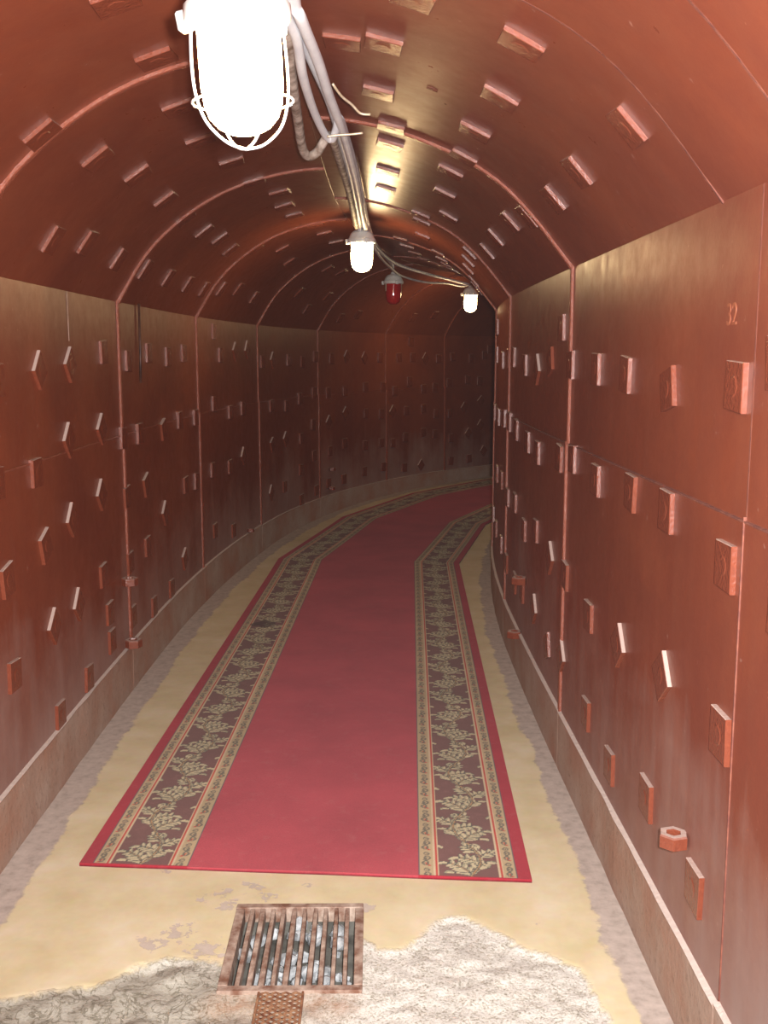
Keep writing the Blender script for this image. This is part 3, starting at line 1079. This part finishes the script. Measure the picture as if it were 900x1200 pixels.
def seg_bar(p0, p1, w, h):
    global mv, mf
    p0, p1 = Vector(p0), Vector(p1)
    t = (p1 - p0).normalized()
    nrm = Vector((-t.y, t.x, 0)) * w
    zz = Vector((0, 0, h))
    b0 = len(mv)
    for p in (p0, p1):
        mv += [p - nrm, p + nrm, p + nrm + zz, p - nrm + zz]
    mf += [(b0, b0 + 1, b0 + 5, b0 + 4), (b0 + 1, b0 + 2, b0 + 6, b0 + 5), (b0 + 2, b0 + 3, b0 + 7, b0 + 6), (b0 + 3, b0, b0 + 4, b0 + 7), (b0, b0 + 3, b0 + 2, b0 + 1), (b0 + 4, b0 + 5, b0 + 6, b0 + 7)]


for i in range(10):
    for j in range(4):
        x0, x1 = -.05 + j * .026, -.05 + (j + 1) * .026
        y0, y1 = -.10 + i * .018, -.10 + (i + 1) * .018
        xm, ym = (x0 + x1) / 2, (y0 + y1) / 2
        for a_, b2 in (((xm, y0), (x1, ym)), ((x1, ym), (xm, y1)), ((xm, y1), (x0, ym)), ((x0, ym), (xm, y0))):
            seg_bar((*a_, 0), (*b2, 0), .0016, .004)
me = mesh('mesh_strands', mv, mf)
o = link('mesh_strands', me, M_RUST2, mroot)
o.location = (0, 0, .001)
for x in (-.054, .058):
    link('mesh_edge', box_mesh('mesh_edge', x - .0035, x + .0035, -.10, .09, -.006, .005, .001, .001, 5), M_RUST2, mroot)


# ------------------------------------------------------------------ carpet runner
PER = 0.46


def draw_tile(nx, ny, wx, wy):
    """leaf scroll tile; returns an nx*ny list of colour triples (linear)"""
    ground = srgb(126, 90, 84)[:3]
    cream = srgb(208, 196, 158)[:3]
    olive = srgb(170, 164, 134)[:3]
    line = srgb(96, 96, 88)[:3]
    tan = srgb(190, 150, 104)[:3]
    img = [[ground for _ in range(ny)] for _ in range(nx)]
    dpx, dpy = wx / nx, wy / ny

    def leaf(x, y, ang, ln, wd, c_in, curl=0.0):
        steps = max(6, int(ln / .0025))
        pts = []
        px, py, a = x, y, ang
        for q in range(steps + 1):
            t = q / steps
            r_ = wd * (math.sin(math.pi * min(1, t * .86 + .10)) ** .8)
            pts.append((px, py, r_, t))
            px += math.cos(a) * ln / steps
            py += math.sin(a) * ln / steps
            a += curl / steps
        for layer in (1, 0):
            for (qx, qy, r_, t) in pts:
                rr = r_ + (.0022 if layer else 0)
                for ix in range(int((qx - rr) / dpx) - 1, int((qx + rr) / dpx) + 2):
                    if not 0 <= ix < nx:
                        continue
                    for iy in range(int((qy - rr) / dpy) - 1, int((qy + rr) / dpy) + 2):
                        cx, cy = (ix + .5) * dpx - qx, (iy + .5) * dpy - qy
                        dd = math.hypot(cx, cy)
                        if dd <= rr:
                            if layer:
                                img[ix][iy % ny] = line
                            else:
                                side = -math.sin(ang) * cx + math.cos(ang) * cy
                                img[ix][iy % ny] = c_in if side > -r_ * .35 else olive

    AMP = .21

    def stem(yy):
        return wx * (.5 + AMP * math.sin(2 * math.pi * yy / wy)), math.atan2(1, AMP * wx * 2 * math.pi / wy * math.cos(2 * math.pi * yy / wy))

    def acanthus(x, y, ang, ln, curl, n_, l0, w0):
        """lobed leaf: long forward-swept lobes on both sides of a curved rib"""
        pts = [(x, y, ang)]
        for q in range(n_):
            px, py, a = pts[-1]
            pts.append((px + math.cos(a) * ln / n_, py + math.sin(a) * ln / n_, a + curl / n_))
        for q in range(n_):
            px, py, a = pts[q]
            k = 1 - .45 * q / n_
            leaf(px, py, a + .55, l0 * k, w0 * k + .001, cream, .8)
            leaf(px, py, a - .55, l0 * k, w0 * k + .001, cream, -.8)
        px, py, a = pts[-1]
        leaf(px, py, a, l0 * .8, w0, cream, curl * .8)
        for (px, py, a) in pts[:-1]:
            leaf(px, py, a, ln / n_, .0018, tan)

    for half in range(2):
        hand = 1 if half else -1            # side to which the stem swings out
        y0 = half * wy / 2
        # big leaf filling the hollow of the curve, curling back
        xx, a = stem(y0 + wy * .03)
        acanthus(xx, y0 + wy * .03, math.pi / 2 + hand * -.35, .105, hand * -1.0, 5, .050, .0086)
        xx, a = stem(y0 + wy * .20)
        acanthus(xx, y0 + wy * .20, math.pi / 2 - hand * .75, .075, hand * -.9, 4, .046, .0082)
        # outer leaves along the swing
        xx, a = stem(y0 + wy * .12)
        acanthus(xx, y0 + wy * .12, math.pi / 2 + hand * .35, .055, hand * .9, 3, .040, .0078)
        xx, a = stem(y0 + wy * .30)
        acanthus(xx, y0 + wy * .30, math.pi / 2 + hand * .75, .060, hand * .5, 3, .040, .0078)
        xx, a = stem(y0 + wy * .40)
        leaf(xx, y0 + wy * .40, math.pi / 2 + hand * 1.1, .05, .008, cream, hand * -2.4)
        xx, a = stem(y0 + wy * .37)
        acanthus(xx, y0 + wy * .37, math.pi / 2 - hand * .9, .050, hand * .6, 3, .042, .0078)
        leaf(wx * (.5 + hand * .40), y0 + wy * .05, math.pi / 2 + hand * .5, .032, .0075, cream, hand * 2)
        leaf(wx * (.5 + hand * .44), y0 + wy * .41, math.pi / 2 - hand * .3, .036, .0075, cream, -hand * 2)
        leaf(wx * (.5 - hand * .42), y0 + wy * .36, math.pi / 2 + hand * .2, .036, .0075, cream, hand * 2)
    n = 60
    for q in range(n):
        yy = q / n * wy
        xx, a = stem(yy)
        leaf(xx, yy, a, wy / n * 1.3, .0036, tan)
    return img


TX, TY = 60, 130
BROWN_W = .186
TILE = draw_tile(TX, TY, BROWN_W, PER)
C_RED = srgb(186, 76, 86)[:3]
C_EDGE = srgb(174, 48, 62)[:3]
C_BEIGE = srgb(192, 172, 134)[:3]
C_BDARK = srgb(118, 112, 96)[:3]
C_LINE = srgb(196, 78, 66)[:3]
C_CREAM = srgb(214, 196, 160)[:3]
C_GREY = srgb(92, 92, 98)[:3]


def beige_col(x, w, b):
    """small scroll motif on the narrow bands: x across 0..w, b along"""
    P2 = .105
    t = (b % P2) / P2
    xc = x / w
    # S-shaped sprig
    for ph, amp in ((0.0, .26), (0.0, -.12)):
        cx = .5 + amp * math.sin(2 * math.pi * (t - .12) / .62) if .12 < t < .74 else 9
        if abs(xc - cx) < .085:
            return C_BDARK
    if .1 < t < .3 and abs(xc - (.28 + 1.4 * (t - .1))) < .10:
        return C_LINE
    if .45 < t < .62 and abs(xc - (.75 - 1.9 * (t - .45))) < .07:
        return C_BDARK
    # rosette
    d = math.hypot((xc - .5) * w, (t - .87) * P2)
    if .006 < d < .0105 or d < .003:
        return C_BDARK
    return C_BEIGE


EDGE_W, B1_W, B2_W = .042, .056, .066
HWC = .712


def border_col(x, b, shift):
    """x measured from the outer edge of the carpet inwards"""
    if x < EDGE_W:
        return C_EDGE
    x -= EDGE_W
    if x < .004:
        return C_GREY
    if x < B1_W - .016:
        return beige_col(x - .004, B1_W - .020, b)
    if x < B1_W - .011:
        return C_CREAM
    if x < B1_W - .004:
        return C_LINE
    if x < B1_W:
        return C_CREAM
    x -= B1_W
    if x < BROWN_W:
        i = min(int(x / BROWN_W * TX), TX - 1)
        j = int((b + shift) % PER / PER * TY) % TY
        return TILE[i][j]
    x -= BROWN_W
    if x < .004:
        return C_CREAM
    if x < .011:
        return C_LINE
    if x < .016:
        return C_CREAM
    if x < B2_W - .005:
        return beige_col(x - .016, B2_W - .021, b + .05)
    if x < B2_W:
        return C_GREY
    return C_RED


CP = [P(3.03, -.003, 0), P(7.98, -.022, 0), P(9.85, -.02, 0), P(11.4, -.03, 0), P(13.0, -.02, 0), P(14.8, 0, 0), P(16.7, 0, 0)]
CS = [3.03, 7.98, 9.85, 11.4, 13.0, 14.8, 16.7]
bw = EDGE_W + B1_W + BROWN_W + B2_W
cols = []
nbc = 104
for k in range(nbc + 1):
    cols.append(-HWC + bw * k / nbc)
for k in range(1, 12):
    cols.append(-HWC + bw + (2 * HWC - 2 * bw) * k / 12)
for k in range(nbc + 1):
    cols.append(HWC - bw + bw * k / nbc)
cv, cc, cf = [], [], []
run = 0.0
TH = .007
row = 0
for i in range(len(CP) - 1):
    p0, p1 = CP[i], CP[i + 1]
    d = (p1 - p0)
    L = d.length
    d.normalize()

    def perp(a, b2):
        v = (b2 - a).normalized()
        return Vector((v.y, -v.x, 0))
    n = perp(p0, p1)

    def mitre(k):
        if k == 0:
            return (n + d * -0.0487).normalized() / (n + d * -0.0487).normalized().dot(n)
        if k == len(CP) - 1:
            return n
        a, b2 = perp(CP[k - 1], CP[k]), perp(CP[k], CP[k + 1])
        m = (a + b2).normalized()
        return m / m.dot(n)
    m0, m1 = mitre(i), mitre(i + 1)
    step = .0042 if i == 0 else (.008 if i == 1 else .02)
    nr = int(L / step)
    for r_ in range(nr + (1 if i == len(CP) - 2 else 0)):
        t = r_ / nr
        c = p0 + (p1 - p0) * t
        m = m0 * (1 - t) + m1 * t
        sz = floor_z(CS[i] + (CS[i + 1] - CS[i]) * t) + .0045
        for x in cols:
            q = c + m * x
            along = run + t * L
            ripple = .0012 * noise.noise(Vector((q.x * 3, q.y * 3, 2)))
            zedge = 0
            cv.append((q.x, q.y, sz + TH + ripple + zedge))
            if abs(x) > HWC - bw + 1e-4:
                xo = HWC - abs(x)
                col = border_col(xo, along + (x * 0), 0.0 if x < 0 else .23)
                if t * L < .006 and i == 0:
                    col = C_EDGE
            else:
                col = C_RED
            # old tea-coloured stain on the left border
            if i == 0 and x < -.35:
                ds_ = math.hypot((x + .545) * 1.2, (along - 2.98) * .75) + .05 * noise.noise(Vector((q.x * 22, q.y * 12, 0)))
                if ds_ < .07:
                    w = .75
                    col = tuple(cq * (1 - w) + sq * w for cq, sq in zip(col, srgb(72, 46, 36)[:3]))
            cc += [*col, 1.0]
        row += 1
    run += L
nc = len(cols)
for i in range(row - 1):
    for j in range(nc - 1):
        a = i * nc + j
        cf.append((a, a + 1, a + nc + 1, a + nc))
# sides
base = len(cv)


def down(idx):
    x, y, z = cv[idx]
    cv.append((x, y, z - TH - .0035))
    cc.extend([*srgb(96, 24, 36)[:3], 1.0])
    return len(cv) - 1


loop = [j for j in range(nc)] + [i * nc + nc - 1 for i in range(1, row)] + [(row - 1) * nc + j for j in range(nc - 2, -1, -1)] + [i * nc for i in range(row - 2, 0, -1)]
low = [down(k) for k in loop]
for k in range(len(loop)):
    k2 = (k + 1) % len(loop)
    cf.append((loop[k2], loop[k], low[k], low[k2]))
cme = mesh('carpet_runner', cv, cf, False)
ca = cme.color_attributes.new('Col', 'FLOAT_COLOR', 'POINT')
ca.data.foreach_set('color', cc)
carpet = tag(link('carpet_runner', cme, M_CARPET), 'long red carpet runner with leaf-patterned borders lying along the tunnel floor', 'carpet')


# ------------------------------------------------------------------ lamps
def lamp_prof(z0):
    return z0


def make_lamp(name, loc, label, glass, caged, tilt=(0, 0), top_z=2.45, scale=1.0, group=None):
    """origin at the bottom of the glass"""
    root = empty(name, loc)
    root.rotation_euler = (tilt[0], tilt[1], .35)
    root.scale = (scale,) * 3
    tag(root, label, 'lamp', group)
    gl = [(.004, 0), (.024, .003), (.042, .012), (.056, .027), (.063, .048), (.0665, .075), (.067, .12), (.067, .165), (.066, .176)]
    link('glass_jar', lathe_mesh('glass_jar', gl, 28), glass, root)
    hp = [(.070, .174), (.082, .172), (.086, .178), (.086, .196), (.080, .200), (.076, .212), (.068, .228), (.054, .243), (.036, .252), (.024, .256), (.022, .270), (.016, .273)]
    cap = link('housing', lathe_mesh('housing', hp, 28), M_CAP, root)
    for k in range(3):
        a = 2 * math.pi * k / 3 + .5
        e = box_mesh('housing_ear', -.010, .010, -.012, .012, -.017, .014, .003)
        eo = link('housing_ear', e, M_CAP, cap)
        eo.location = (math.cos(a) * .091, math.sin(a) * .091, .184)
        eo.rotation_euler = (0, .15, a)
    h = (top_z - loc[2]) / scale
    link('stem', tube_mesh('stem', [(0, 0, .268), (0, 0, .5 * (.268 + h)), (0, 0, h - .004)], .007, 8), M_CAP, root)
    if caged:
        for k in range(4):
            a = math.pi / 2 * k + .25
            pr = [(.082, .176), (.086, .12), (.0855, .075), (.080, .045), (.069, .019), (.050, -.001), (.027, -.015), (.0, -.021)]
            pts = smooth_path([(r_ * math.cos(a), r_ * math.sin(a), z) for r_, z in pr], 4)
            link('cage_wire', tube_mesh('cage_wire', pts, .0024, 6), M_CAGE, root)
        ring = [(.082 * math.cos(t * math.pi / 16), .082 * math.sin(t * math.pi / 16), .052) for t in range(33)]
        link('cage_ring', tube_mesh('cage_ring', ring, .0022, 6), M_CAGE, root)
    else:
        for k in range(2):
            a = math.pi * k + .2
            link('glass_clip', box_mesh('glass_clip', -.003, .003, -.006, .006, -.06, .01, .001), M_WIRE, root).location = (math.cos(a) * .0765, math.sin(a) * .0765, .172)
    return root


make_lamp('bulkhead_lamp', (-.226, 1.76, 1.956), 'bright lit lamp in a white wire cage, nearest and largest', M_LIT, True, (R(1.0), R(-3.0)), 2.45)
make_lamp('bulkhead_lamp', (-.136, 6.5, 2.113), 'lit lamp without a cage hanging at the bend of the cable bundle', M_LIT, False, (0, 0), 2.43)
make_lamp('bulkhead_lamp', (.082, 9.2, 2.049), 'unlit lamp with dark red glass under a pale cap', M_RED, False, (0, 0), 2.43, 1.02)
make_lamp('bulkhead_lamp', (.90, 11.0, 2.060), 'small lit lamp at the far end of the cable bundle', M_LIT, False, (0, 0), 2.42)


# ------------------------------------------------------------------ cables along the crown
def cable(name, pts, r_, m, label, sub=8, seg=8, group=None):
    o = link(name, tube_mesh(name, smooth_path([P(*p) for p in pts], sub), r_, seg), m)
    tag(o, label, 'cable', group)
    return o


cable('cable', [(-.5, .10, 2.42), (1.2, .10, 2.41), (1.76, .10, 2.405), (2.40, .048, 2.385), (2.52, .055, 2.369), (2.86, .077, 2.368), (3.2, .092, 2.366), (3.64, .117, 2.364), (4.26, .14, 2.361), (5.0, .152, 2.359), (6.16, .14, 2.361), (7.26, .109, 2.365), (8.82, .063, 2.369), (9.9, .075, 2.365), (10.7, .05, 2.36), (11.2, .05, 2.34)],
      .0145, M_CABLE, 'thick white cable on the right of the bundle along the tunnel crown')
cable('cable', [(-.5, .07, 2.42), (1.2, .072, 2.41), (1.76, .072, 2.41), (2.40, .025, 2.39), (2.90, .052, 2.392), (3.36, .084, 2.39), (3.86, .102, 2.39), (4.56, .122, 2.388), (5.44, .125, 2.385), (6.3, .105, 2.38), (6.44, .095, 2.36), (6.5, .103, 2.385)],
      .013, M_CABLE_GREY, 'grey cable in the bundle running to the top of the second lamp')
cable('cable', [(-.5, .042, 2.41), (1.2, .044, 2.40), (1.76, .044, 2.395), (2.40, .020, 2.375), (2.68, .034, 2.37), (2.98, .030, 2.36), (3.38, .038, 2.36), (3.68, .060, 2.350), (3.74, .082, 2.345), (3.66, .098, 2.36), (3.60, .112, 2.385), (3.9, .125, 2.395), (4.6, .15, 2.392), (5.4, .16, 2.39), (6.6, .14, 2.385), (7.6, .10, 2.38), (8.8, .03, 2.375), (9.15, -.03, 2.37), (9.24, -.04, 2.345)],
      .0135, M_CABLE, 'white cable with a tight hairpin loop beside the tie wires')
cable('cable', [(1.9, -.06, 2.40), (2.52, .010, 2.385), (3.02, -.005, 2.37), (3.5, -.018, 2.345), (3.72, -.020, 2.315), (3.80, -.004, 2.300), (3.78, .030, 2.312), (3.74, .058, 2.345), (3.82, .078, 2.372), (4.1, .085, 2.38), (5.02, .105, 2.375), (5.94, .095, 2.37), (6.4, .08, 2.37)],
      .016, M_CABLE_OLD, 'grimy brown-stained cable sagging in a wide loop behind the nearest lamp', 10)
cable('cable', [(6.3, .13, 2.37), (6.8, .14, 2.33), (7.6, .12, 2.31), (8.6, .06, 2.32), (9.3, .02, 2.30), (9.9, .07, 2.285), (10.5, .10, 2.31), (10.9, .08, 2.31), (11.15, .07, 2.335)],
      .010, M_CABLE_GREY, 'thin grey cable hanging slack below the bundle between the farther lamps')

for pts, lab in (([(3.16, .105, 2.385), (3.2, .13, 2.36), (3.24, .16, 2.345), (3.26, .185, 2.325), (3.26, .215, 2.322)], 'bent wire end sticking out to the right high on the cable bundle'),
                 ([(3.62, .07, 2.33), (3.62, .11, 2.335), (3.62, .155, 2.338), (3.62, .19, 2.342)], 'short straight wire end crossing the cable bundle below the bent one')):
    o = link('tie_wire', tube_mesh('tie_wire', smooth_path([P(*p) for p in pts], 4), .004, 6), M_WIRE)
    tag(o, lab, 'wire')
